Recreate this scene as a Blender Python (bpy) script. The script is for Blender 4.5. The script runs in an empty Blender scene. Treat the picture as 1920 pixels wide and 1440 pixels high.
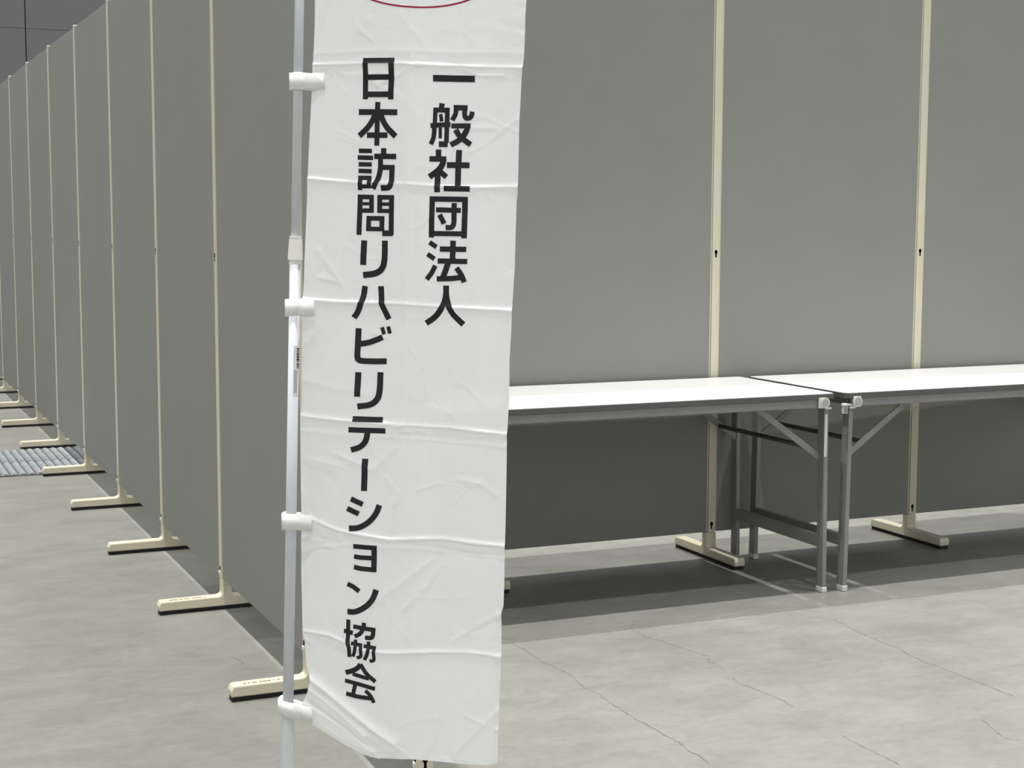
import bpy, bmesh, math, json, random
import numpy as np
from mathutils import Matrix, Vector

# ---------------------------------------------------------------- camera, world, lamps, exposure
scene = bpy.context.scene
COL = scene.collection
cam_d = bpy.data.cameras.new('camera')
cam_d.sensor_fit = 'HORIZONTAL'; cam_d.sensor_width = 36.0
cam_d.lens = 2913.03 / 1920 * 36.0
cam_d.clip_start = 0.05; cam_d.clip_end = 200
cam = bpy.data.objects.new('camera', cam_d); COL.objects.link(cam)
Rx, Ux, Bx = (0.91625, -0.400596, 0.002938), (0.039329, 0.097248, 0.994483), (-0.398672, -0.911079, 0.104858)
cam.matrix_world = Matrix(((Rx[0], Ux[0], Bx[0], 0), (Rx[1], Ux[1], Bx[1], 0), (Rx[2], Ux[2], Bx[2], 1.28821), (0, 0, 0, 1)))
scene.camera = cam

world = bpy.data.worlds.new('hall_ambient'); scene.world = world
world.use_nodes = True
world.node_tree.nodes['Background'].inputs[0].default_value = (0.95, 0.98, 1.0, 1)
world.node_tree.nodes['Background'].inputs[1].default_value = 0.74

# high-bay hall lamps on a ceiling grid, 14 m above the floor
LAMP_Z, ROW, COLUMN = 14.0, 3.86, 5.7
for r in range(-4, 6):
    for c in range(-2, 3):
        x = 0.3 + COLUMN * c
        y = 3.60 + ROW * r
        ld = bpy.data.lights.new('high_bay_lamp', 'SPOT')
        ld.energy = 5350; ld.color = (1.0, 0.99, 0.955)
        ld.spot_size = math.radians(54); ld.spot_blend = 1.0; ld.shadow_soft_size = 0.06
        lo = bpy.data.objects.new('high_bay_lamp', ld); COL.objects.link(lo)
        lo.location = (x, y, LAMP_Z)

scene.view_settings.view_transform = 'Standard'
scene.view_settings.look = 'None'
scene.view_settings.gamma = 1.0
scene.view_settings.use_curve_mapping = False
scene.view_settings.exposure = 0.0

# ---------------------------------------------------------------- helpers
def srgb(r, g, b):
    f = lambda c: (c / 255 / 12.92) if c / 255 <= 0.04045 else ((c / 255 + 0.055) / 1.055) ** 2.4
    return (f(r), f(g), f(b), 1)

def mat(name, col, rough=0.6, metal=0.0, spec=0.4):
    m = bpy.data.materials.new(name); m.use_nodes = True
    b = m.node_tree.nodes['Principled BSDF']
    b.inputs['Base Color'].default_value = col
    b.inputs['Roughness'].default_value = rough
    b.inputs['Metallic'].default_value = metal
    b.inputs['Specular IOR Level'].default_value = spec
    return m

def noisy(name, c1, c2, scale=40, rough=0.6, metal=0.0, bump=0.0, bump_scale=300, spec=0.4, stretch=(1, 1, 1), detail=5):
    m = mat(name, c1, rough, metal, spec)
    nt = m.node_tree; n = nt.nodes; l = nt.links; b = n['Principled BSDF']
    tc = n.new('ShaderNodeTexCoord'); mp = n.new('ShaderNodeMapping'); mp.inputs['Scale'].default_value = stretch
    l.new(tc.outputs['Object'], mp.inputs['Vector'])
    t = n.new('ShaderNodeTexNoise'); t.inputs['Scale'].default_value = scale; t.inputs['Detail'].default_value = detail
    l.new(mp.outputs[0], t.inputs['Vector'])
    mx = n.new('ShaderNodeMix'); mx.data_type = 'RGBA'
    mx.inputs[6].default_value = c1; mx.inputs[7].default_value = c2
    rp = n.new('ShaderNodeMapRange'); rp.inputs[1].default_value = 0.35; rp.inputs[2].default_value = 0.65
    l.new(t.outputs['Fac'], rp.inputs[0]); l.new(rp.outputs[0], mx.inputs[0]); l.new(mx.outputs[2], b.inputs['Base Color'])
    if bump:
        t2 = n.new('ShaderNodeTexNoise'); t2.inputs['Scale'].default_value = bump_scale
        l.new(tc.outputs['Object'], t2.inputs['Vector'])
        bp = n.new('ShaderNodeBump'); bp.inputs['Strength'].default_value = bump; bp.inputs['Distance'].default_value = 0.002
        l.new(t2.outputs['Fac'], bp.inputs['Height']); l.new(bp.outputs[0], b.inputs['Normal'])
    return m

def link(o, parent=None):
    COL.objects.link(o)
    if parent is not None: o.parent = parent
    return o

def obj(name, bm, m, parent=None, smooth=False):
    me = bpy.data.meshes.new(name); bm.to_mesh(me); bm.free()
    if m: me.materials.append(m)
    if smooth:
        for p in me.polygons: p.use_smooth = True
    return link(bpy.data.objects.new(name, me), parent)

def pyobj(name, vs, fs, m, parent=None, smooth=False):
    me = bpy.data.meshes.new(name); me.from_pydata([tuple(map(float, v)) for v in vs], [], [tuple(map(int, f)) for f in fs])
    me.materials.append(m)
    if smooth: me.polygons.foreach_set('use_smooth', [True] * len(me.polygons))
    me.update()
    return link(bpy.data.objects.new(name, me), parent)

def empty(name, loc=(0, 0, 0), rz=0):
    o = bpy.data.objects.new(name, None); o.empty_display_size = 0.1
    o.location = loc; o.rotation_euler = (0, 0, rz)
    return link(o)

def tag(o, label=None, cat=None, group=None, kind=None):
    if label: o['label'] = label
    if cat: o['category'] = cat
    if group: o['group'] = group
    if kind: o['kind'] = kind
    return o

def box(bm, x0, x1, y0, y1, z0, z1, M=None, bev=0):
    r = bmesh.ops.create_cube(bm, size=1)
    T = Matrix.Translation(((x0 + x1) / 2, (y0 + y1) / 2, (z0 + z1) / 2)) @ Matrix.Diagonal((x1 - x0, y1 - y0, z1 - z0, 1))
    if M is not None: T = M @ T
    bmesh.ops.transform(bm, matrix=T, verts=r['verts'])
    if bev:
        es = list({e for v in r['verts'] for e in v.link_edges})
        bmesh.ops.bevel(bm, geom=es, offset=bev, segments=2, affect='EDGES', profile=0.5)

def bar(bm, p, q, w, h, bev=0):
    """rectangular bar from p to q; w across (horizontal-ish), h the other way"""
    p, q = Vector(p), Vector(q); d = q - p; L = d.length; d.normalize()
    up = Vector((0, 0, 1)) if abs(d.z) < 0.95 else Vector((0, 1, 0))
    s = d.cross(up).normalized(); u = s.cross(d)
    M = Matrix(((d.x, s.x, u.x, p.x), (d.y, s.y, u.y, p.y), (d.z, s.z, u.z, p.z), (0, 0, 0, 1)))
    box(bm, 0, L, -w / 2, w / 2, -h / 2, h / 2, M, bev)

def cyl(bm, p, q, r0, r1=None, seg=24, caps=True):
    p, q = Vector(p), Vector(q); r1 = r0 if r1 is None else r1
    d = q - p
    M = Matrix.Translation((p + q) / 2) @ d.to_track_quat('Z', 'Y').to_matrix().to_4x4()
    bmesh.ops.create_cone(bm, cap_ends=caps, segments=seg, radius1=r0, radius2=r1, depth=d.length, matrix=M)

def prism(bm, poly, x0, x1):
    """polygon of (y,z) extruded along x"""
    a = [bm.verts.new((x0, y, z)) for y, z in poly]; b = [bm.verts.new((x1, y, z)) for y, z in poly]
    n = len(poly)
    bm.faces.new(a[::-1]); bm.faces.new(b)
    for i in range(n): bm.faces.new((a[i], a[(i + 1) % n], b[(i + 1) % n], b[i]))
    bmesh.ops.recalc_face_normals(bm, faces=bm.faces[:])

def bev_all(bm, off, seg=2, ang=0.5):
    es = [e for e in bm.edges if len(e.link_faces) == 2 and e.calc_face_angle(0) > ang]
    bmesh.ops.bevel(bm, geom=es, offset=off, segments=seg, affect='EDGES', profile=0.5)

def copy_tree(o, parent=None):
    c = o.copy(); COL.objects.link(c); c.parent = parent
    for ch in list(o.children): copy_tree(ch, c)
    return c

ORD = ['first', 'second', 'third', 'fourth', 'fifth', 'sixth', 'seventh', 'eighth', 'ninth', 'tenth', 'eleventh', 'twelfth']

# ---------------------------------------------------------------- materials
M_fabric = noisy('grey_panel_fabric', (0.260, 0.260, 0.242, 1), (0.269, 0.269, 0.250, 1), scale=3.0, rough=0.95, bump=0.25, bump_scale=900, spec=0.1, detail=8)
M_cream = noisy('cream_enamel', (0.63, 0.585, 0.445, 1), (0.66, 0.615, 0.475, 1), scale=6, rough=0.4)
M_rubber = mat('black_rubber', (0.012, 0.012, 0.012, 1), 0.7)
M_black = mat('slot_black', (0.004, 0.004, 0.004, 1), 0.9, spec=0)
M_capw = mat('white_cap_plastic', (0.75, 0.74, 0.68, 1), 0.4)
M_print = mat('faint_grey_print', (0.47, 0.435, 0.34, 1), 0.6)
M_lam = noisy('white_laminate', (0.64, 0.64, 0.625, 1), (0.66, 0.66, 0.645, 1), scale=4, rough=0.35)
M_edge = mat('dark_grey_edging', (0.095, 0.096, 0.094, 1), 0.45)
M_steel = noisy('grey_painted_steel', (0.215, 0.217, 0.216, 1), (0.235, 0.235, 0.235, 1), scale=10, rough=0.38, spec=0.5)
M_dsteel = mat('dark_grey_rod_steel', (0.06, 0.06, 0.058, 1), 0.4)
M_wplast = mat('white_plastic', (0.64, 0.64, 0.60, 1), 0.4)
M_disc = mat('grey_beige_plastic', (0.40, 0.40, 0.365, 1), 0.45)
M_rib = mat('grey_rib_gap', (0.10, 0.10, 0.098, 1), 0.6)
M_pole = noisy('white_coated_pole', (0.585, 0.607, 0.638, 1), (0.62, 0.638, 0.66, 1), scale=20, rough=0.32)
M_joint = mat('ivory_joint_plastic', (0.78, 0.77, 0.71, 1), 0.4)
M_ink = mat('black_print_ink', (0.022, 0.022, 0.025, 1), 0.75, spec=0.2)
M_red = mat('crimson_print_ink', srgb(150, 22, 58), 0.75, spec=0.2)
M_stick = mat('clear_sticker_film', (0.74, 0.745, 0.74, 1), 0.25)
M_galv = noisy('galvanised_steel', (0.34, 0.36, 0.38, 1), (0.50, 0.52, 0.54, 1), scale=9, rough=0.42, metal=0.55)
M_pit = mat('dark_pit', (0.03, 0.03, 0.032, 1), 0.8)
M_hall = noisy('hall_wall_board', (0.155, 0.155, 0.161, 1), (0.165, 0.165, 0.171, 1), scale=2, rough=0.8)
M_gap = mat('hall_wall_joint', (0.05, 0.05, 0.05, 1), 0.9)
M_crack = noisy('crack_dirt', (0.08, 0.077, 0.065, 1), (0.17, 0.165, 0.145, 1), scale=30, rough=0.9)

def cloth_material():
    m = bpy.data.materials.new('white_banner_cloth'); m.use_nodes = True
    nt = m.node_tree; n = nt.nodes; l = nt.links; n.clear()
    out = n.new('ShaderNodeOutputMaterial')
    d = n.new('ShaderNodeBsdfDiffuse'); t = n.new('ShaderNodeBsdfTranslucent'); tr = n.new('ShaderNodeBsdfTransparent')
    g = n.new('ShaderNodeBsdfGlossy'); g.inputs['Roughness'].default_value = 0.38; g.inputs['Color'].default_value = (1, 1, 1, 1)
    d.inputs['Color'].default_value = (0.95, 0.955, 0.96, 1); t.inputs['Color'].default_value = (0.96, 0.965, 0.965, 1)
    tc = n.new('ShaderNodeTexCoord')
    no = n.new('ShaderNodeTexNoise'); no.inputs['Scale'].default_value = 14; no.inputs['Detail'].default_value = 6; no.inputs['Distortion'].default_value = 0.6
    bp = n.new('ShaderNodeBump'); bp.inputs['Strength'].default_value = 0.30; bp.inputs['Distance'].default_value = 0.012
    l.new(tc.outputs['Object'], no.inputs['Vector']); l.new(no.outputs['Fac'], bp.inputs['Height'])
    for s in (d, t, g): l.new(bp.outputs[0], s.inputs['Normal'])
    m1 = n.new('ShaderNodeMixShader'); m1.inputs[0].default_value = 0.40
    l.new(d.outputs[0], m1.inputs[1]); l.new(t.outputs[0], m1.inputs[2])
    m2 = n.new('ShaderNodeMixShader'); m2.inputs[0].default_value = 0.07
    l.new(m1.outputs[0], m2.inputs[1]); l.new(g.outputs[0], m2.inputs[2])
    m3 = n.new('ShaderNodeMixShader'); m3.inputs[0].default_value = 0.035
    l.new(m2.outputs[0], m3.inputs[1]); l.new(tr.outputs[0], m3.inputs[2])
    l.new(m3.outputs[0], out.inputs['Surface'])
    return m
M_cloth = cloth_material()
M_band = mat('white_loop_tape', (0.80, 0.80, 0.775, 1), 0.6)

def floor_material():
    m = mat('sealed_concrete', (0.45, 0.45, 0.41, 1), 0.45)
    nt = m.node_tree; n = nt.nodes; l = nt.links; b = n['Principled BSDF']
    tc = n.new('ShaderNodeTexCoord')
    def noise(scale, st, det=8, dist=0.0, rough=0.55):
        mp = n.new('ShaderNodeMapping'); mp.inputs['Scale'].default_value = st; l.new(tc.outputs['Object'], mp.inputs['Vector'])
        t = n.new('ShaderNodeTexNoise'); t.inputs['Scale'].default_value = scale; t.inputs['Detail'].default_value = det
        t.inputs['Distortion'].default_value = dist; t.inputs['Roughness'].default_value = rough
        l.new(mp.outputs[0], t.inputs['Vector']); return t.outputs['Fac']
    def rng(src, a, c, lo, hi):
        r = n.new('ShaderNodeMapRange'); r.inputs[1].default_value = a; r.inputs[2].default_value = c
        r.inputs[3].default_value = lo; r.inputs[4].default_value = hi; l.new(src, r.inputs[0]); return r.outputs[0]
    def mul(a, c):
        k = n.new('ShaderNodeMath'); k.operation = 'MULTIPLY'
        l.new(a, k.inputs[0]); l.new(c, k.inputs[1]); return k.outputs[0]
    big = rng(noise(0.9, (1, 1, 1), 4, 0.6), 0.3, 0.7, 0.90, 1.08)
    mid = rng(noise(4.6, (1.0, 1.5, 1), 14, 0.3, 0.76), 0.28, 0.72, 0.83, 1.13)
    fine = rng(noise(30, (1, 1.4, 1), 10, 0.3, 0.75), 0.28, 0.72, 0.88, 1.10)
    spots = rng(noise(9, (1, 1.8, 1), 4, 2.0), 0.68, 0.78, 1.0, 0.82)
    v = mul(mul(big, mid), mul(fine, spots))
    mx = n.new('ShaderNodeVectorMath'); mx.operation = 'SCALE'; mx.inputs[0].default_value = (0.207, 0.204, 0.184)
    l.new(v, mx.inputs['Scale']); l.new(mx.outputs[0], b.inputs['Base Color'])
    rg = rng(noise(4, (1, 1.5, 1), 5), 0.3, 0.7, 0.32, 0.55); l.new(rg, b.inputs['Roughness'])
    b.inputs['Specular IOR Level'].default_value = 0.35
    return m
M_floor = floor_material()

# ---------------------------------------------------------------- setting
bm = bmesh.new(); box(bm, -16, 28, -14, 26, -0.2, 0.0)
floor = tag(obj('floor', bm, M_floor), 'grey-green sealed concrete hall floor with fine cracks', kind='structure')
floor_cracks = [
    [(1.862, 4.259), (1.872, 4.152), (1.866, 4.062), (1.884, 3.907), (1.87, 3.758), (1.878, 3.685), (1.871, 3.562), (1.872, 3.446), (1.881, 3.288), (1.878, 3.209), (1.874, 3.076)],
    [(2.338, 4.347), (2.282, 4.271), (2.275, 4.177), (2.303, 4.091), (2.329, 3.957), (2.344, 3.889), (2.318, 3.851), (2.321, 3.79), (2.31, 3.737)],
    [(2.944, 4.12), (2.92, 3.917), (2.917, 3.752), (2.903, 3.633), (2.908, 3.471), (2.912, 3.341), (2.909, 3.21)],
    [(2.286, 3.142), (2.282, 3.066), (2.287, 3.013), (2.289, 2.963), (2.286, 2.908)],
    [(2.693, 3.105), (2.667, 3.015), (2.649, 2.965), (2.676, 2.932)], [(2.3, 3.684), (2.28, 3.637), (2.308, 3.518), (2.309, 3.365)],
    [(1.035, 4.445), (1.056, 4.4), (1.059, 4.351)], [(0.899, 5.646), (0.97, 5.672), (1.046, 5.716)], [(0.595, 6.014), (0.717, 6.063), (0.837, 6.065)],
]
rnd = random.Random(5)
for pts in floor_cracks:
    fine = []
    for (x0, y0), (x1, y1) in zip(pts, pts[1:]):
        for k in range(6):
            t = k / 6
            fine.append((x0 + (x1 - x0) * t + rnd.uniform(-.004, .004), y0 + (y1 - y0) * t + rnd.uniform(-.004, .004)))
    vs, fs = [], []
    for i, (x, y) in enumerate(fine):
        w = rnd.uniform(.0006, .0017)
        vs += [(x - w, y, .0004), (x + w, y + w * .5, .0004)]
        if i: fs.append((2 * i - 2, 2 * i - 1, 2 * i + 1, 2 * i))
    pyobj('crack', vs, fs, M_crack, floor)

# far hall wall with large boards
bm = bmesh.new(); box(bm, -14.76, 27.73, 24.03, 24.3, 0, 10.8)
wall = tag(obj('wall_back', bm, M_gap), 'dark grey boarded far wall of the hall', kind='structure')
PW, PH = 2.5, 1.35
base = None
for i in range(-7, 10):
    for j in range(8):
        x0, z0 = 2.737 + PW * i, PH * j
        if base is None:
            bm = bmesh.new(); box(bm, 0.008, PW - 0.008, 24.0, 24.03, 0.003, PH - 0.003)
            base = obj('wall_panel', bm, M_hall, wall); o = base
        else:
            o = bpy.data.objects.new('wall_panel', base.data); link(o, wall)
        o.location = (x0, 0, z0)

# ---------------------------------------------------------------- floor grates (ridged steel covers set in the floor)
def grate(y0, y1, label):
    g = empty('floor_grate', (0, 0, 0))
    bm = bmesh.new(); box(bm, -0.64, 1.72, y0, y1, 0.0005, 0.003); obj('tray', bm, M_pit, g)
    bm = bmesh.new()
    prism(bm, [(0.002, 0.003), (0.010, 0.012), (0.026, 0.012), (0.039, 0.003)], y0 + 0.004, y1 - 0.004)
    bmesh.ops.transform(bm, matrix=Matrix(((0, 1, 0, 0), (1, 0, 0, 0), (0, 0, 1, 0), (0, 0, 0, 1))), verts=bm.verts[:])
    bmesh.ops.recalc_face_normals(bm, faces=bm.faces[:])
    me = bpy.data.meshes.new('slat'); bm.to_mesh(me); bm.free(); me.materials.append(M_galv)
    for i in range(56):
        o = bpy.data.objects.new('slat', me); link(o, g); o.location = (-0.64 + 0.042 * i, 0, 0)
    tag(g, label, 'grate', 'ridged steel covers in the floor')
grate(8.07, 8.50, 'ridged galvanised steel floor cover, nearer half of the strip under the left partition row')
grate(8.51, 8.95, 'ridged galvanised steel floor cover, farther half of the strip under the left partition row')

# ---------------------------------------------------------------- partition stands and panels
H_POST = 2.233
def keyhole(x, y, z, M=None):
    """keyhole outline facing -y"""
    pts = [(x + .0062 * math.cos(a), z + .004 + .0085 * math.sin(a)) for a in np.linspace(-.9, math.pi + .9, 14)]
    pts = [(x + .0032, z - .016), (x + .0028, z - .004)] + pts + [(x - .0028, z - .004), (x - .0032, z - .016)]
    bm = bmesh.new()
    a = [bm.verts.new((px, y, pz)) for px, pz in pts]; b = [bm.verts.new((px, y + .0012, pz)) for px, pz in pts]
    n = len(a); bm.faces.new(a); bm.faces.new(b[::-1])
    for i in range(n): bm.faces.new((a[i], b[i], b[(i + 1) % n], a[(i + 1) % n]))
    bmesh.ops.recalc_face_normals(bm, faces=bm.faces[:])
    if M is not None: bmesh.ops.transform(bm, matrix=M, verts=bm.verts[:])
    return bm

def make_stand():
    s = empty('panel_stand')
    bm = bmesh.new(); box(bm, -.015, .015, -.018, .018, .1035, H_POST, bev=.0018); obj('post', bm, M_cream, s)
    bm = bmesh.new(); box(bm, -.0165, .0165, -.0195, .0195, H_POST, H_POST + .006, bev=.003); obj('post_cap', bm, M_capw, s)
    # T-shaped foot: profile in (y, z)
    half = [(.225, .013), (.226, .030), (.219, .044), (.029, .0455), (.0215, .048), (.0175, .053), (.016, .060), (.016, .1035)]
    poly = half + [(-y, z) for y, z in half[::-1]]
    bm = bmesh.new(); prism(bm, poly, -.0225, .0225); bev_all(bm, .004)
    obj('foot', bm, M_cream, s)
    bm = bmesh.new(); box(bm, -.0175, .0175, -.18, .18, .0045, .0135); obj('foot_shade_strip', bm, M_rubber, s)  # added black strip painting the shadow under the foot, in the pads' material
    for sy in (-1, 1):
        bm = bmesh.new(); box(bm, -.019, .019, sy * .2 - .022, sy * .2 + .022, 0, .0135, bev=.0015); obj('rubber_pad', bm, M_rubber, s)
    bm = bmesh.new(); box(bm, -.006, .006, -.0225, -.0175, .118, .128, bev=.001); obj('hook', bm, M_capw, s)
    for z in (.1322, 1.1673):
        obj('keyhole_slot', keyhole(0, -.0186, z), M_black, s)
    return s

def make_panel(width):
    p = empty('display_panel')
    w = width / 2 - .015 - .002
    bm = bmesh.new(); box(bm, -w + .0045, w - .0045, -.0155, .0155, .1055, 2.228, bev=.0015); obj('board', bm, M_fabric, p)
    for sx in (-1, 1):
        bm = bmesh.new(); box(bm, sx * (w - .002) - .0022, sx * (w - .002) + .0022, -.0145, .0145, .107, 2.227); obj('edge_trim', bm, M_cream, p)
    return p

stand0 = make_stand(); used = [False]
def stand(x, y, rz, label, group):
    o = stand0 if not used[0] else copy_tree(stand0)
    used[0] = True
    o.location = (x, y, 0); o.rotation_euler = (0, 0, rz)
    return tag(o, label, 'stand', group, 'thing')
panels = {}
def panel(p, q, label, group):
    p, q = Vector(p), Vector(q); d = q - p; w = round(d.length, 3)
    if w not in panels: panels[w] = make_panel(d.length); o = panels[w]
    else: o = copy_tree(panels[w])
    m = (p + q) / 2; o.location = (m.x, m.y, 0); o.rotation_euler = (0, 0, math.atan2(d.y, d.x))
    return tag(o, label, 'panel', group, 'thing')

LX = 1.163
left = [(1.128, 3.050), (LX, 4.032), (LX, 5.031)] + [(LX - .0012 * k, 5.031 + .9986 * k) for k in range(1, 9)]
for i, (x, y) in enumerate(left):
    lab = ('cream steel T-foot post at the near end of the left partition row, behind the banner' if i == 0 else
           '%s cream steel T-foot post of the left partition row, counted from the banner' % ORD[i])
    rz = -math.pi / 2 + (-.035 if i == 0 else 0)
    s = stand(x, y, rz, lab, 'T-foot posts of the left partition row')
    if i == 0:   # the free side of the end post shows its own slots
        for z in (.1322, 1.1673):
            o = obj('keyhole_slot', keyhole(0, 0, z, Matrix.Translation((.0156, 0, 0)) @ Matrix.Rotation(math.pi / 2, 4, 'Z')), M_black, s)
    if i in (1, 2):   # faint maker's print on the foot top (too small to read)
        bm = bmesh.new(); x0 = -.19; r2 = random.Random(i)
        while x0 < -.075:
            w = r2.uniform(.002, .0045)
            box(bm, .006, .013, x0, x0 + w, .0445, .04715); x0 += w + r2.choice((.0012, .0012, .0012, .007))
        obj('faint_print', bm, M_print, s)
for i in range(len(left) - 1):
    panel(left[i + 1], left[i], '%s grey fabric partition panel of the long left row, counted from the banner end' % ORD[i], 'panels of the left partition row')
RY = 5.071
rx = [2.0955, 3.0453, 3.989, 4.933]
for i, x in enumerate(rx):
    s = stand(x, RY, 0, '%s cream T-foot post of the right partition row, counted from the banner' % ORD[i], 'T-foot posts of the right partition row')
    for ch in [c for c in s.children if c.name.startswith('hook')]: bpy.data.objects.remove(ch)
xs = [LX] + rx
for i in range(len(rx)):
    p = panel((xs[i] + (.004 if i == 0 else 0), RY), (xs[i + 1], RY), '%s grey partition panel of the row behind the tables, counted from the corner' % ORD[i], 'panels of the right partition row')

# ---------------------------------------------------------------- folding tables
def rrect(x0, x1, y0, y1, r, n=6):
    pts = []
    for cx, cy, a in ((x1 - r, y1 - r, 0), (x0 + r, y1 - r, 90), (x0 + r, y0 + r, 180), (x1 - r, y0 + r, 270)):
        pts += [(cx + r * math.cos(math.radians(a + 90 * k / n)), cy + r * math.sin(math.radians(a + 90 * k / n))) for k in range(n + 1)]
    return pts
def slab(bm, pts, z0, z1):
    a = [bm.verts.new((x, y, z0)) for x, y in pts]; b = [bm.verts.new((x, y, z1)) for x, y in pts]
    n = len(a); bm.faces.new(a[::-1]); bm.faces.new(b)
    for i in range(n): bm.faces.new((a[i], a[(i + 1) % n], b[(i + 1) % n], b[i]))

LT, DT, HT = 1.50, 0.625, 0.700
def make_table():
    """origin on the floor at the middle of the front edge; x along the table, +y to the wall"""
    t = empty('folding_table'); X = LT / 2
    bm = bmesh.new(); slab(bm, rrect(-X, X, 0, DT, .022), .6815, .6985); bev_all(bm, .004, 3); top = obj('tabletop_edging', bm, M_edge, t)
    bm = bmesh.new(); slab(bm, rrect(-X + .004, X - .004, .004, DT - .004, .019), .6975, .700); obj('tabletop', bm, M_lam, t)
    for y0, y1 in ((.006, .024), (DT - .024, DT - .006)):
        bm = bmesh.new(); box(bm, -X + .03, X - .03, y0, y1, .651, .682, bev=.003); obj('apron_rail', bm, M_steel, t)
    for sx in (-1, 1):
        bm = bmesh.new(); box(bm, sx * (X - .035) - .009, sx * (X - .035) + .009, .03, DT - .03, .655, .682); obj('end_rail', bm, M_steel, t)
    for sx in (-1, 1):
        lx = sx * (X - .032)
        for y in (.030, DT - .030):
            bm = bmesh.new(); bar(bm, (lx + sx * .008, y, .016), (lx, y, .652), .017, .038, .002)
            l = obj('leg', bm, M_steel, t)
            bm = bmesh.new(); box(bm, lx + sx * .008 - .0105, lx + sx * .008 + .0105, y - .0215, y + .0215, 0, .020, bev=.003); obj('foot_cap', bm, M_wplast, l)
            # folding brace: leg to apron
            yi = y + (.012 if y < .3 else -.012)
            bm = bmesh.new(); bar(bm, (lx - sx * .004, yi, .474), (lx - sx * .262, yi, .655), .006, .022, .001); obj('brace', bm, M_steel, t)
        bm = bmesh.new(); box(bm, lx + sx * .006 - .009, lx + sx * .006 + .009, .045, DT - .045, .158, .200, bev=.002); obj('stretcher', bm, M_steel, t)
        bm = bmesh.new(); cyl(bm, (lx - sx * .078, .04, .520), (lx - sx * .078, DT - .04, .520), .0085, seg=12); obj('brace_rod', bm, M_dsteel, t, True)
        # white plastic corner joints on the front and back rails
        for y, s in ((.004, -1), (DT - .004, 1)):
            bm = bmesh.new(); c = sx * (X - .052)
            box(bm, c - .021, c + .004, min(y, y + s * .006), max(y, y + s * .006), .6505, .687, bev=.002)
            box(bm, c - .004, c + .012, min(y, y + s * .006), max(y, y + s * .006), .6505, .687, bev=.002)
            cyl(bm, (c + sx * .004, y + s * .0005, .669), (c + sx * .004, y + s * .0085, .669), .0185, seg=28)
            box(bm, lx - .012, lx + .012, y - s * .03, y + s * .004, .6455, .652, bev=.001) if s < 0 else box(bm, lx - .012, lx + .012, y - .03, y + .004, .6455, .652, bev=.001)
            j = obj('corner_joint', bm, M_wplast, t)
            bm = bmesh.new(); cyl(bm, (c + sx * .004, y + s * .008, .669), (c + sx * .004, y + s * .0094, .669), .0135, seg=24); obj('joint_disc', bm, M_disc, j)
            bm = bmesh.new(); cx = sx * (X - .321)
            bmesh.ops.create_uvsphere(bm, u_segments=12, v_segments=8, radius=.006, matrix=Matrix.Translation((cx, y + (.003 if s < 0 else -.003), .679)) @ Matrix.Diagonal((1, .6, 1, 1)))
            obj('rivet', bm, M_steel, t, True)
    return t
ta = make_table()
tb = copy_tree(ta)
ta.location = (3.150 - LT / 2, 4.415, 0)
tb.location = (3.182 + LT / 2, 4.412, 0); tb.rotation_euler = (0, 0, math.radians(.5))
tag(ta, 'white-topped grey folding table standing partly behind the banner, with a white strip on its leg', 'table', 'folding tables along the right partition row')
tag(tb, 'white-topped grey folding table at the right, its top running out of the picture', 'table', 'folding tables along the right partition row')
X = LT / 2
bm = bmesh.new(); box(bm, X - .034 - .005, X - .034 + .006, .0098, .0108, .480, .628); obj('label_strip', bm, M_wplast, ta)
bm = bmesh.new(); box(bm, -X - .008, -X + .012, .004, .012, .628, .664, bev=.0015)
box(bm, -X - .010, -X + .030, .002, .014, .655, .662, bev=.0015); lt = obj('latch', bm, M_wplast, tb)
for k in range(5):
    bm = bmesh.new(); box(bm, -X - .0045, -X + .0085, .0032, .0045, .632 + .0048 * k, .6345 + .0048 * k); obj('latch_rib', bm, M_rib, lt)

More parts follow.
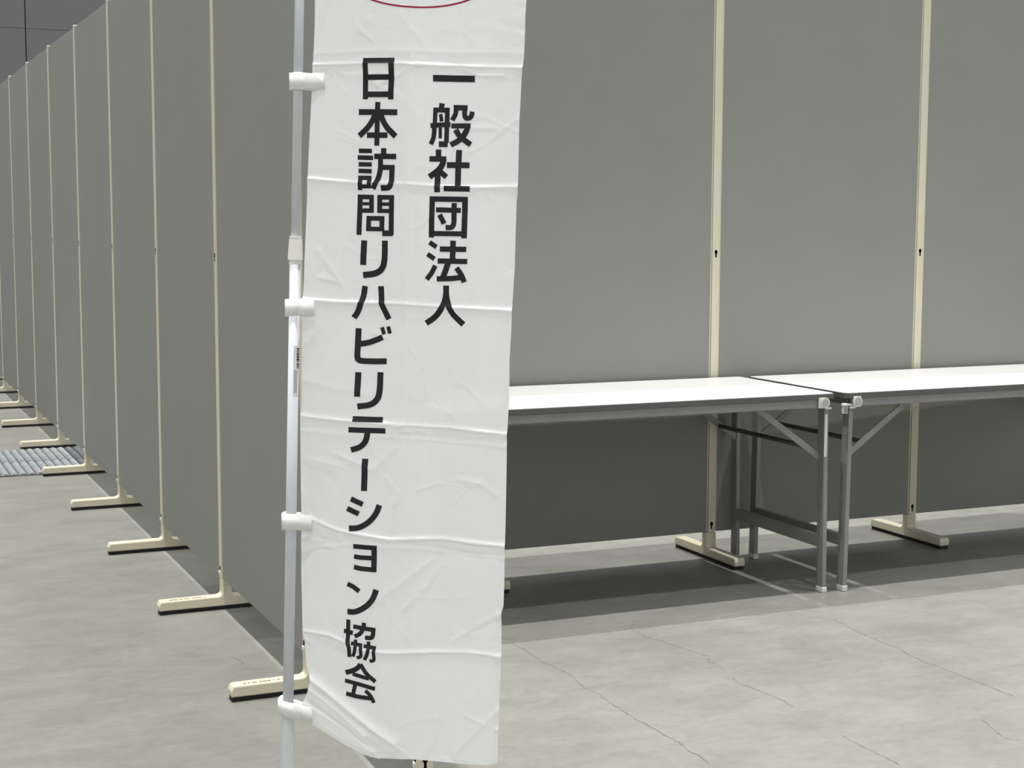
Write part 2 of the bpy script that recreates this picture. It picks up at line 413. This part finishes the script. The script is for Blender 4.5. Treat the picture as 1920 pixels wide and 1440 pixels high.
# ---------------------------------------------------------------- banner on its pole
DATA = json.loads('''{"base":[0.7638,2.8408],"rot":-0.58701,"lean":0.029014218636148816,"L":[[76.8,1687.1],[75.3,1639.3],[73.3,1591.3],[68.8,1512.3],[64.1,1411.3],[61.6,1324.3],[55.9,1180.2],[52.7,1118.5],[48.0,951.0],[44.3,898.3],[42.3,819.0],[42.5,744.5],[40.9,699.3],[39.4,659.1],[38.8,607.4],[39.8,517.2],[44.7,480.9],[46.4,442.3],[50.5,425.8],[56.7,413.6],[52.2,391.3],[39.1,363.2],[33.4,332.3]],"R":[[470.7,1678.8],[469.5,1654.5],[467.4,1581.5],[462.7,1542.1],[458.1,1458.9],[455.6,1335.1],[453.4,1324.6],[450.0,1199.4],[446.5,1136.3],[445.2,1098.3],[441.8,1034.7],[441.7,960.1],[440.1,934.4],[438.2,895.8],[437.4,831.3],[435.7,727.3],[433.5,622.6],[432.0,572.9],[428.0,564.6],[428.2,487.3],[424.8,404.2],[420.5,271.9]],"B":[[33.4,332.3],[58.9,322.7],[92.3,304.3],[125.4,289.5],[164.3,276.2],[194.8,270.8],[257.5,270.6],[322.3,266.5],[354.8,264.5],[399.5,266.3],[420.5,271.9]],"folds":[[[69.5,1571.2],[187.6,1571.4],[336.6,1564.6],[468.5,1559.0]],[[64.1,1363.5],[145.7,1356.5],[246.6,1353.5],[346.3,1346.6],[455.6,1348.5]],[[53.4,1141.4],[123.4,1136.3],[245.6,1133.8],[346.1,1129.2],[446.5,1124.6]],[[47.7,923.7],[121.4,916.5],[224.2,908.1],[335.9,907.0],[438.2,897.8]],[[65.4,725.8],[119.6,707.4],[217.9,691.8],[315.3,696.6],[434.8,689.2]],[[39.7,506.7],[96.7,502.3],[159.5,479.5],[222.0,475.5],[366.2,483.0],[428.2,479.1]]],"soft":[[[47.4,895.4],[244.5,883.5],[436.3,874.9]],[[40.8,685.9],[181.7,679.1],[345.8,671.5],[432.8,665.9]],[[72.7,1591.4],[187.8,1593.4],[468.4,1585.3]],[[262.9,1683.2],[251.5,1324.4],[242.0,1005.2],[218.0,703.0],[200.3,497.2],[194.8,270.8]],[[286.5,1300.2],[280.2,906.5],[253.2,499.8]]],"diag":[[[56.7,413.6],[137.6,358.5],[221.1,300.8]],[[42.3,365.5],[116.2,325.8],[179.1,282.4]],[[51.2,395.5],[116.4,352.0],[168.8,313.2]],[[340.4,287.5],[422.3,375.3]],[[120.8,851.8],[182.7,823.4],[224.0,864.9]],[[208.3,807.0],[233.8,774.5],[225.5,759.0]],[[345.9,810.4],[386.3,804.7],[421.5,782.9]],[[181.0,568.4],[253.7,622.9],[294.8,655.2]],[[243.1,561.0],[284.4,603.8],[315.3,645.9]],[[68.7,840.2],[120.7,829.6]],[[83.2,1230.9],[123.7,1172.0],[82.7,1181.5]],[[335.5,504.0],[421.9,559.3]],[[366.1,1453.9],[415.2,1453.6]]],"G":[[[11.7,0,[[301.1,1542.7],[376.2,1541.2]]]],[[10.3,0,[[174.9,1580.8],[172.4,1507.1]]],[10.8,0,[[225.9,1579.4],[222.4,1505.5]]],[9.6,0,[[169.9,1576.1],[231.0,1574.8]]],[10.0,0,[[175.2,1546.6],[222.5,1545.6]]],[10.4,0,[[175.0,1515.8],[220.2,1514.9]]]],[[10.7,0,[[158.8,1484.5],[234.8,1482.4]]],[10.1,0,[[197.2,1501.6],[195.2,1465.3],[193.6,1423.1]]],[10.7,1,[[191.5,1480.1],[185.8,1468.8],[175.9,1456.1],[159.1,1441.3]]],[11.0,1,[[201.9,1480.0],[207.1,1467.9],[215.0,1455.2],[231.3,1439.1]]],[10.2,0,[[174.1,1442.4],[215.3,1441.6]]]],[[8.2,0,[[157.7,1414.2],[183.7,1413.5]]],[8.4,0,[[155.2,1402.1],[185.5,1401.1]]],[8.2,0,[[156.8,1389.7],[182.6,1389.2]]],[8.2,0,[[156.4,1377.8],[182.4,1376.8]]],[8.5,0,[[160.1,1369.1],[159.5,1342.4]]],[8.5,0,[[177.8,1368.4],[177.1,1345.8]]],[8.0,0,[[156.0,1365.1],[182.0,1364.7]]],[7.5,0,[[155.5,1349.2],[181.2,1349.2]]],[10.5,0,[[207.3,1418.4],[207.2,1406.0]]],[10.0,0,[[187.6,1403.9],[232.0,1402.9]]],[10.1,1,[[200.2,1400.7],[199.6,1382.5],[196.0,1366.4],[190.7,1355.6],[185.0,1344.8]]],[9.4,0,[[204.2,1383.7],[228.0,1383.1]]],[10.5,1,[[223.3,1387.8],[222.2,1369.0],[220.4,1352.9],[214.8,1346.8],[200.8,1346.1]]]],[[9.6,0,[[159.5,1334.4],[156.2,1260.4]]],[8.5,0,[[154.8,1330.3],[186.0,1329.6]]],[6.0,0,[[163.6,1317.6],[185.4,1317.5]]],[8.2,0,[[162.0,1305.1],[185.3,1304.9]]],[9.2,0,[[181.5,1333.8],[180.8,1301.1]]],[8.5,0,[[193.0,1329.4],[226.4,1328.9]]],[6.5,0,[[192.7,1316.9],[217.6,1316.8]]],[7.7,0,[[192.0,1304.5],[216.2,1304.2]]],[9.8,0,[[198.0,1333.7],[196.9,1301.1]]],[10.1,0,[[221.4,1332.7],[219.1,1260.3]]],[10.7,0,[[201.3,1263.5],[221.9,1263.6]]],[8.7,0,[[171.1,1291.0],[206.3,1290.6]]],[8.3,0,[[169.9,1271.5],[205.5,1271.0]]],[9.2,0,[[175.6,1295.1],[174.5,1267.6]]],[9.6,0,[[201.4,1294.8],[200.7,1267.4]]]],[[9.6,0,[[317.5,1497.9],[315.9,1488.9]]],[8.7,0,[[302.0,1485.9],[330.9,1485.4]]],[7.8,0,[[305.8,1490.4],[304.6,1457.8]]],[8.4,1,[[304.2,1457.8],[303.1,1440.5],[300.5,1431.2],[297.3,1424.6]]],[8.4,0,[[326.9,1490.2],[325.6,1427.1]]],[10.5,0,[[312.0,1424.6],[327.9,1424.7]]],[6.5,0,[[315.1,1478.7],[316.9,1465.4]]],[8.9,0,[[296.9,1458.0],[332.7,1460.1]]],[6.0,0,[[314.5,1454.4],[314.5,1435.1]]],[8.5,1,[[342.4,1494.6],[341.7,1480.1],[335.3,1467.5]]],[9.6,0,[[338.2,1490.2],[363.1,1489.8]]],[8.9,1,[[358.6,1493.2],[358.0,1477.3],[360.8,1471.4],[367.0,1471.9],[370.4,1475.9],[371.8,1483.1]]],[9.2,0,[[334.1,1457.6],[369.0,1457.5]]],[10.1,1,[[364.2,1457.4],[361.9,1450.1],[355.0,1438.2],[346.1,1430.3],[333.2,1423.4]]],[10.0,1,[[342.0,1450.9],[347.5,1441.6],[355.0,1434.2],[369.0,1423.9]]]],[[10.1,0,[[311.5,1415.2],[311.5,1398.2]]],[10.0,0,[[294.9,1398.4],[325.6,1397.8]]],[10.7,1,[[320.8,1397.9],[318.4,1388.2],[310.8,1377.5],[294.8,1365.8]]],[10.5,0,[[310.4,1374.8],[309.9,1358.8],[309.6,1338.0]]],[9.8,0,[[313.2,1376.5],[325.9,1365.8]]],[10.5,0,[[348.5,1414.4],[346.9,1378.8],[346.4,1346.0]]],[10.7,0,[[326.6,1387.2],[367.2,1386.8]]],[10.3,0,[[321.7,1345.0],[368.4,1344.3]]]],[[10.0,0,[[300.3,1330.9],[298.0,1256.2]]],[10.4,0,[[359.8,1329.9],[358.1,1255.1]]],[9.8,0,[[295.4,1326.1],[364.8,1325.2]]],[9.2,0,[[302.2,1263.7],[354.8,1263.2]]],[9.2,0,[[307.0,1306.6],[352.1,1305.5]]],[9.4,1,[[340.2,1318.8],[339.8,1297.4],[339.1,1281.3],[334.8,1275.0],[324.4,1274.7]]],[9.4,0,[[313.5,1297.9],[322.0,1281.5]]]],[[8.9,0,[[294.5,1247.7],[307.6,1239.1]]],[8.9,0,[[290.5,1226.2],[303.7,1217.4]]],[9.1,0,[[305.3,1205.3],[298.4,1192.4],[288.8,1179.8]]],[10.3,0,[[338.4,1250.8],[337.2,1213.0]]],[9.8,0,[[313.8,1235.5],[362.2,1235.1]]],[9.6,0,[[309.6,1213.8],[364.3,1213.1]]],[10.7,0,[[329.4,1211.6],[324.8,1197.4],[319.3,1183.8]]],[9.8,0,[[307.8,1181.2],[335.2,1181.9],[352.6,1184.1]]],[9.8,1,[[344.6,1201.6],[353.3,1188.8],[358.8,1175.4]]]],[[10.8,1,[[325.4,1169.1],[325.1,1153.2],[321.3,1137.5],[313.6,1122.4],[302.4,1110.0],[286.7,1099.5]]],[10.7,1,[[325.6,1169.1],[325.8,1151.1],[329.3,1134.9],[337.3,1118.6],[346.3,1108.6],[357.4,1098.2]]]],[[11.4,0,[[166.1,1250.3],[164.0,1204.8]]],[11.6,1,[[206.5,1250.1],[205.0,1213.4],[199.2,1197.7],[186.5,1189.4],[163.8,1186.1]]]],[[10.7,1,[[167.6,1166.0],[164.3,1146.4],[160.3,1133.4],[155.5,1120.2],[147.5,1107.0]]],[11.0,1,[[197.6,1166.0],[198.6,1146.8],[199.9,1133.8],[205.1,1120.9],[212.8,1104.9]]]],[[11.0,1,[[156.0,1087.7],[154.7,1056.7],[154.0,1034.5],[157.7,1028.4],[166.9,1026.7],[186.8,1026.1],[208.1,1026.5]]],[10.7,1,[[156.5,1058.4],[172.9,1060.8],[187.1,1065.5],[200.6,1071.2]]],[7.5,0,[[199.3,1089.8],[203.5,1076.8]]],[7.5,0,[[211.0,1091.3],[214.6,1078.3]]]],[[11.2,0,[[155.8,1006.0],[154.0,960.3]]],[11.2,1,[[196.4,1006.0],[194.7,969.2],[189.1,953.8],[176.9,945.2],[154.4,941.9]]]],[[10.0,0,[[146.1,919.1],[200.9,917.1]]],[10.1,0,[[138.8,898.8],[206.4,896.4]]],[10.7,1,[[173.7,894.8],[171.8,882.2],[166.4,872.2],[157.0,865.0],[143.0,860.7]]]],[[11.2,0,[[169.3,844.1],[168.2,818.1],[167.0,783.6]]]],[[10.0,0,[[142.5,768.5],[164.7,758.0]]],[10.0,0,[[135.3,750.2],[157.0,739.7]]],[10.7,1,[[195.4,756.9],[189.0,740.8],[177.4,726.3],[163.0,716.6],[150.7,712.9],[138.3,712.2]]]],[[9.2,0,[[147.0,678.7],[191.5,676.1]]],[10.3,0,[[186.6,680.5],[185.3,629.7]]],[8.9,0,[[147.7,658.9],[159.6,657.4],[182.7,656.6]]],[9.2,0,[[147.2,638.8],[160.9,636.1],[189.8,634.1]]]],[[9.2,0,[[134.1,605.4],[146.2,600.5],[157.4,592.5]]],[11.0,1,[[189.9,596.4],[183.6,579.4],[173.4,566.8],[160.3,557.6],[147.3,552.3],[133.5,552.0]]]],[[8.3,0,[[135.2,536.6],[133.7,508.0],[132.8,493.7],[135.9,483.5],[136.3,463.7]]],[9.0,0,[[125.4,513.8],[143.7,511.1]]],[8.4,0,[[144.8,524.0],[188.1,518.8]]],[8.4,1,[[184.2,520.9],[183.2,509.2],[179.2,503.8],[167.8,503.8]]],[8.2,1,[[166.4,532.3],[164.4,521.2],[157.8,510.5],[147.3,504.8]]],[6.7,1,[[149.0,498.8],[148.9,484.2],[146.3,473.0],[143.1,465.4]]],[6.9,0,[[139.9,491.5],[162.2,488.4]]],[6.7,1,[[158.6,489.9],[159.8,478.3],[159.1,467.2],[151.2,463.7]]],[7.0,1,[[174.9,496.5],[174.0,479.6],[171.2,469.8],[166.2,460.4]]],[7.0,0,[[165.1,487.6],[189.2,484.6]]],[6.7,1,[[185.3,486.7],[185.2,473.8],[184.8,461.4],[176.7,458.9]]]],[[9.5,1,[[158.6,451.0],[151.4,442.8],[139.5,436.3],[127.6,432.5]]],[8.2,1,[[158.3,451.6],[165.1,440.3],[172.9,430.9],[187.5,419.3]]],[7.7,0,[[142.1,431.1],[174.8,424.2]]],[8.0,0,[[126.2,416.6],[153.7,412.3],[186.7,405.2]]],[8.0,0,[[147.2,411.3],[142.4,391.5]]],[8.3,0,[[128.3,391.3],[145.7,388.1],[161.4,386.7],[178.5,386.0]]],[7.4,1,[[167.4,400.4],[177.2,391.5],[184.3,377.9]]]]],"ell":[[272.7,1668.8],[273.2,1809.7],[123.8,1743.1],[419.5,1735.8]],"joint":[1257.3,1252.3,1242.5,1213.8,1207.8],"sock":342.5,"bands":[[[31.4,1540.8],[94.5,1540.0]],[[21.7,1125.1],[77.0,1125.8]],[[9.6,719.7],[65.3,718.6]],[[-4.8,355.4],[61.2,340.3]]],"barcode":[[[39.8,1049.4],[39.4,1011.2],[38.8,958.9]]]}''')
flag = empty('banner', (DATA['base'][0], DATA['base'][1], 0), DATA['rot'])
tag(flag, 'tall white cloth banner with black vertical Japanese lettering on a white pole', 'banner')
LEAN = DATA['lean']
mm = lambda pts: np.array(pts, float) / 1000
Lp, Rp, Bp = mm(DATA['L']), mm(DATA['R']), mm(DATA['B'])
ZTOP = Bp[0][1] + 1.78
ext = lambda P: np.vstack([[P[0][0] + (ZTOP - P[0][1]) * LEAN, ZTOP], P])
Lp, Rp = ext(Lp), ext(Rp)
def resample(P, n):
    s = np.r_[0, np.cumsum(np.linalg.norm(np.diff(P, axis=0), axis=1))]; t = np.linspace(0, s[-1], n)
    return np.c_[np.interp(t, s, P[:, 0]), np.interp(t, s, P[:, 1])]
def smooth_line(P, k):
    Q = P.copy()
    for _ in range(k): Q[1:-1] = (Q[:-2] + 2 * Q[1:-1] + Q[2:]) / 4
    return Q

def seg_dist(P, A, B):
    d = B - A; L2 = max(float(d @ d), 1e-12)
    t = ((P - A) @ d) / L2; tc = np.clip(t, 0, 1)
    q = A + tc[:, None] * d
    v = P - q; side = d[0] * (P[:, 1] - A[1]) - d[1] * (P[:, 0] - A[0])
    return np.linalg.norm(v, axis=1), np.sign(side)
def tent(P, line, amp, w_up, w_dn):
    """fold ridge pushed towards the viewer: steep above, soft below (or the other way round)"""
    best = np.full(len(P), 9.0); sg = np.ones(len(P))
    for A, B in zip(line, line[1:]):
        d, s = seg_dist(P, A, B); k = d < best; best[k] = d[k]; sg[k] = s[k]
    w = np.where(sg > 0, w_up, w_dn)
    return amp * np.exp(-(best / w) ** 1.25)
rs = np.random.RandomState(11)
crumple = []
for k in range(120):
    c = np.array([rs.uniform(.03, .48), rs.uniform(.2, 1.75)]); a = rs.uniform(0, math.pi); L = rs.uniform(.015, .06)
    d = np.array([math.cos(a), math.sin(a)]) * L
    b = c + np.array([-d[1], d[0]]) * rs.uniform(-.3, .3)
    crumple.append((np.array([c - d, b, c + d]), rs.uniform(.0006, .0022) * rs.choice((-1, 1)), rs.uniform(.0035, .010)))
waves = [(rs.uniform(3, 14), rs.uniform(2, 9), rs.uniform(0, 6.28), rs.uniform(.0012, .0030)) for _ in range(7)]
def disp(P):
    """push of the cloth towards the viewer, metres, at banner-plane points (a, z)"""
    P = np.asarray(P, float); D = np.zeros(len(P))
    for fx, fz, ph, am in waves: D += am * np.sin(fx * P[:, 0] * 2 + fz * P[:, 1] + ph)
    for i, f in enumerate(DATA['folds']): D += tent(P, mm(f), .0052 if i % 2 == 0 else .0046, .0034, .013)
    for f in DATA['soft']: D += tent(P, mm(f), .0020, .0050, .011)
    for i, f in enumerate(DATA['diag']): D += tent(P, mm(f), .010 if i < 3 else .0030, .010 if i < 3 else .006, .018 if i < 3 else .009)
    for ln, am, w in crumple: D += tent(P, ln, am, w, w)
    return D + 0.004

# cloth
NU, NT = 170, 860
Lc, Rc = smooth_line(resample(Lp, NT + 1), 4), smooth_line(resample(Rp, NT + 1), 3)
Bc = smooth_line(resample(Bp, NU + 1), 4); Tc = np.c_[np.linspace(Lc[0][0], Rc[0][0], NU + 1), np.full(NU + 1, ZTOP)]
u = np.linspace(0, 1, NU + 1)[None, :, None]; t = np.linspace(0, 1, NT + 1)[:, None, None]
S = (1 - u) * Lc[:, None] + u * Rc[:, None] + (1 - t) * Tc[None] + t * Bc[None] - ((1 - u) * (1 - t) * Tc[0] + u * (1 - t) * Tc[-1] + (1 - u) * t * Bc[0] + u * t * Bc[-1])
flat = S.reshape(-1, 2)
V = np.c_[flat[:, 0], -disp(flat), flat[:, 1]]
idx = np.arange((NU + 1) * (NT + 1)).reshape(NT + 1, NU + 1)
F = np.stack([idx[:-1, :-1], idx[1:, :-1], idx[1:, 1:], idx[:-1, 1:]], -1).reshape(-1, 4)
cloth = pyobj('cloth', V, F, M_cloth, flag, True)

def strip(path, width, off, ncross=4, step=.0022):
    """ribbon of given width lying on the cloth along a path of (a, z)"""
    P = np.asarray(path, float)
    n = max(2, len(P))
    dirs = np.diff(P, axis=0); dirs /= np.linalg.norm(dirs, axis=1)[:, None]
    nor = np.c_[-dirs[:, 1], dirs[:, 0]]
    vn = np.vstack([nor[:1], nor[:-1] + nor[1:], nor[-1:]])
    vn /= (np.linalg.norm(vn, axis=1) ** 2 / 2 if False else np.ones(len(vn)))[:, None]
    mit = []
    for i in range(len(P)):
        if i in (0, len(P) - 1): mit.append(vn[i])
        else:
            b = vn[i] / np.linalg.norm(vn[i]); mit.append(b / max(.5, float(b @ nor[i])))
    mit = np.array(mit)
    pts, out = [], []
    for i in range(len(P) - 1):
        k = max(1, int(np.linalg.norm(P[i + 1] - P[i]) / step))
        for j in range(k + (1 if i == len(P) - 2 else 0)):
            s = j / k; c = P[i] * (1 - s) + P[i + 1] * s; m = mit[i] * (1 - s) + mit[i + 1] * s
            out.append([c + m * width * (q / ncross - .5) for q in range(ncross + 1)])
    A = np.array(out); R = A.shape[0]
    f2 = A.reshape(-1, 2); V = np.c_[f2[:, 0], -disp(f2) - off, f2[:, 1]]
    ix = np.arange(R * (ncross + 1)).reshape(R, ncross + 1)
    F = np.stack([ix[:-1, :-1], ix[:-1, 1:], ix[1:, 1:], ix[1:, :-1]], -1).reshape(-1, 4)
    return V, F
def catmull(P, n=7):
    P = np.asarray(P, float); Q = np.vstack([2 * P[0] - P[1], P, 2 * P[-1] - P[-2]]); out = []
    for i in range(1, len(Q) - 2):
        for k in range(n):
            s = k / n
            out.append(.5 * (2 * Q[i] + (Q[i + 1] - Q[i - 1]) * s + (2 * Q[i - 1] - 5 * Q[i] + 4 * Q[i + 1] - Q[i + 2]) * s * s + (3 * Q[i] - Q[i - 1] - 3 * Q[i + 1] + Q[i + 2]) * s ** 3))
    return np.vstack(out + [P[-1]])
def ribbons(name, strokes, m, parent, off):
    Vs, Fs, n = [], [], 0
    for k, (w, path) in enumerate(strokes):
        V, F = strip(path, w, off + .00003 * k); Vs.append(V); Fs.append(F + n); n += len(V)
    return pyobj(name, np.vstack(Vs), np.vstack(Fs), m, parent, True)
for g in DATA['G']:
    ribbons('printed_character', [(w / 1000, catmull(mm(p)) if sm else mm(p)) for w, sm, p in g], M_ink, cloth, .0006)
e = mm(DATA['ell']); c = (e[0] + e[1]) / 2; ea, eb = (e[3] - e[2]) / 2, (e[1] - e[0]) / 2
ring = np.array([c + ea * math.cos(a) + eb * math.sin(a) for a in np.linspace(0, 2 * math.pi, 121)])
tag(ribbons('printed_ring', [(.0030, ring)], M_red, cloth, .0006), 'thin crimson oval line')
ribbons('hem', [(.010, Rc[::6] - np.array([.0055, 0])), (.010, Bc[::3] + np.array([0, .0055]))], M_cloth, cloth, .0009)

# pole
axis = lambda z, y=0: (LEAN * z, y, z)
jz = [z / 1000 for z in DATA['joint']]; zs = DATA['sock'] / 1000
R_UP, R_LO, R_SO = .0086, .0103, .0126
bm = bmesh.new(); cyl(bm, axis(jz[0] - .02), axis(ZTOP + .06), R_UP, seg=32); obj('upper_pole', bm, M_pole, flag, True)
bm = bmesh.new(); cyl(bm, axis(zs - .05), axis(jz[3] + .01), R_LO, seg=32); lower = obj('lower_pole', bm, M_pole, flag, True)
bm = bmesh.new(); cyl(bm, axis(.012), axis(zs), R_SO, seg=32); obj('socket_tube', bm, M_pole, flag, False)
bm = bmesh.new()
cyl(bm, axis(jz[0] - .0035), axis(jz[0]), .0112, seg=32); cyl(bm, axis(jz[1] - .0012), axis(jz[0] - .0035), .0098, seg=32)
cyl(bm, axis(jz[2]), axis(jz[1]), .0128, .0122, seg=32)
cyl(bm, axis(jz[3]), axis(jz[2]), .0142, .0128, seg=32)
cyl(bm, axis(jz[4] + .001), axis(jz[3]), .0112, seg=32); cyl(bm, axis(jz[4] - .002), axis(jz[4] + .001), .0120, seg=32)
obj('joint_collar', bm, M_joint, flag)
bm = bmesh.new(); cyl(bm, (LEAN * ZTOP - .02, -.003, ZTOP), (Rc[0][0] + .01, -.003, ZTOP + .004), .004, seg=12); obj('crossbar', bm, M_pole, flag, True)
bm = bmesh.new(); box(bm, -.13, .13, -.13, .13, 0, .012, bev=.003); obj('base_plate', bm, M_steel, flag)
# barcode sticker wrapped on the lower pole (right-hand side as seen)
def patch(name, z0, z1, a0, a1, r, m, parent):
    vs, fs, n = [], [], 7
    for z in (z0, z1):
        for k in range(n):
            a = a0 + (a1 - a0) * k / (n - 1)
            vs.append((LEAN * z + r * math.sin(a), -r * math.cos(a), z))
    for k in range(n - 1): fs.append((k, k + 1, n + k + 1, n + k))
    return pyobj(name, vs, fs, m, parent, True)
b = [z / 1000 for _, z in DATA['barcode'][0]]
st = patch('barcode_sticker', b[2], b[0] + .004, .28, 1.75, R_LO + .0003, M_stick, lower)
r3 = random.Random(3); z = b[1]
while z < b[0]:
    w = r3.uniform(.0008, .0032); patch('barcode_bar', z, z + w, .85, 1.55, R_LO + .0006, M_ink, lower); z += w + r3.uniform(.0008, .0022)
for a in (.42, .66, .86):
    patch('fine_print', b[2] + .006, b[1] - .003, a, a + .07, R_LO + .0006, M_rib, lower)
# loops of white tape round the pole
for k, bd in enumerate(DATA['bands']):
    (a0, z0), (a1, z1) = mm(bd); zc = z0; r = R_LO + .0022 if k else R_UP + .0026
    if k == 3: r = R_SO + .001
    cx = LEAN * z0; slope = (z1 - z0) / (a1 - a0)
    path = []
    endx = a1; yf = -float(disp([[a1, z1]])[0]) - .0016
    xl = cx - r - .003
    for s in np.linspace(0, 1, 16): path.append((endx + (xl + .003 - endx) * s, yf + (-r - yf) * min(1, (3 * s * s - 2 * s ** 3) * 1.6)))
    path += [(xl + .0008, -r + .001), (xl, -r * .55), (xl, r * .55), (xl + .0015, r - .001)]
    for s in np.linspace(0, 1, 10)[1:]: path.append((xl + (endx - .01 - xl) * s, r + (.002 - r) * s))
    hh = .0155; vs, fs = [], []
    for i, (px, py) in enumerate(path):
        zc = z0 + slope * (px - cx)
        if i < 16 and px > cx + r: py = min(py, -float(max(disp([[px, zc - .012], [px, zc], [px, zc + .012]]))) - .0014)
        wob = .0007 * math.sin(px * 160 + k)
        vs += [(px, py, zc - hh + wob), (px, py, zc + hh + wob)]
        if i: fs.append((2 * i - 2, 2 * i, 2 * i + 1, 2 * i - 1))
    o = pyobj('pole_loop', vs, fs, M_band, flag, True)
    md = o.modifiers.new('thickness', 'SOLIDIFY'); md.thickness = .0007; md.offset = 0
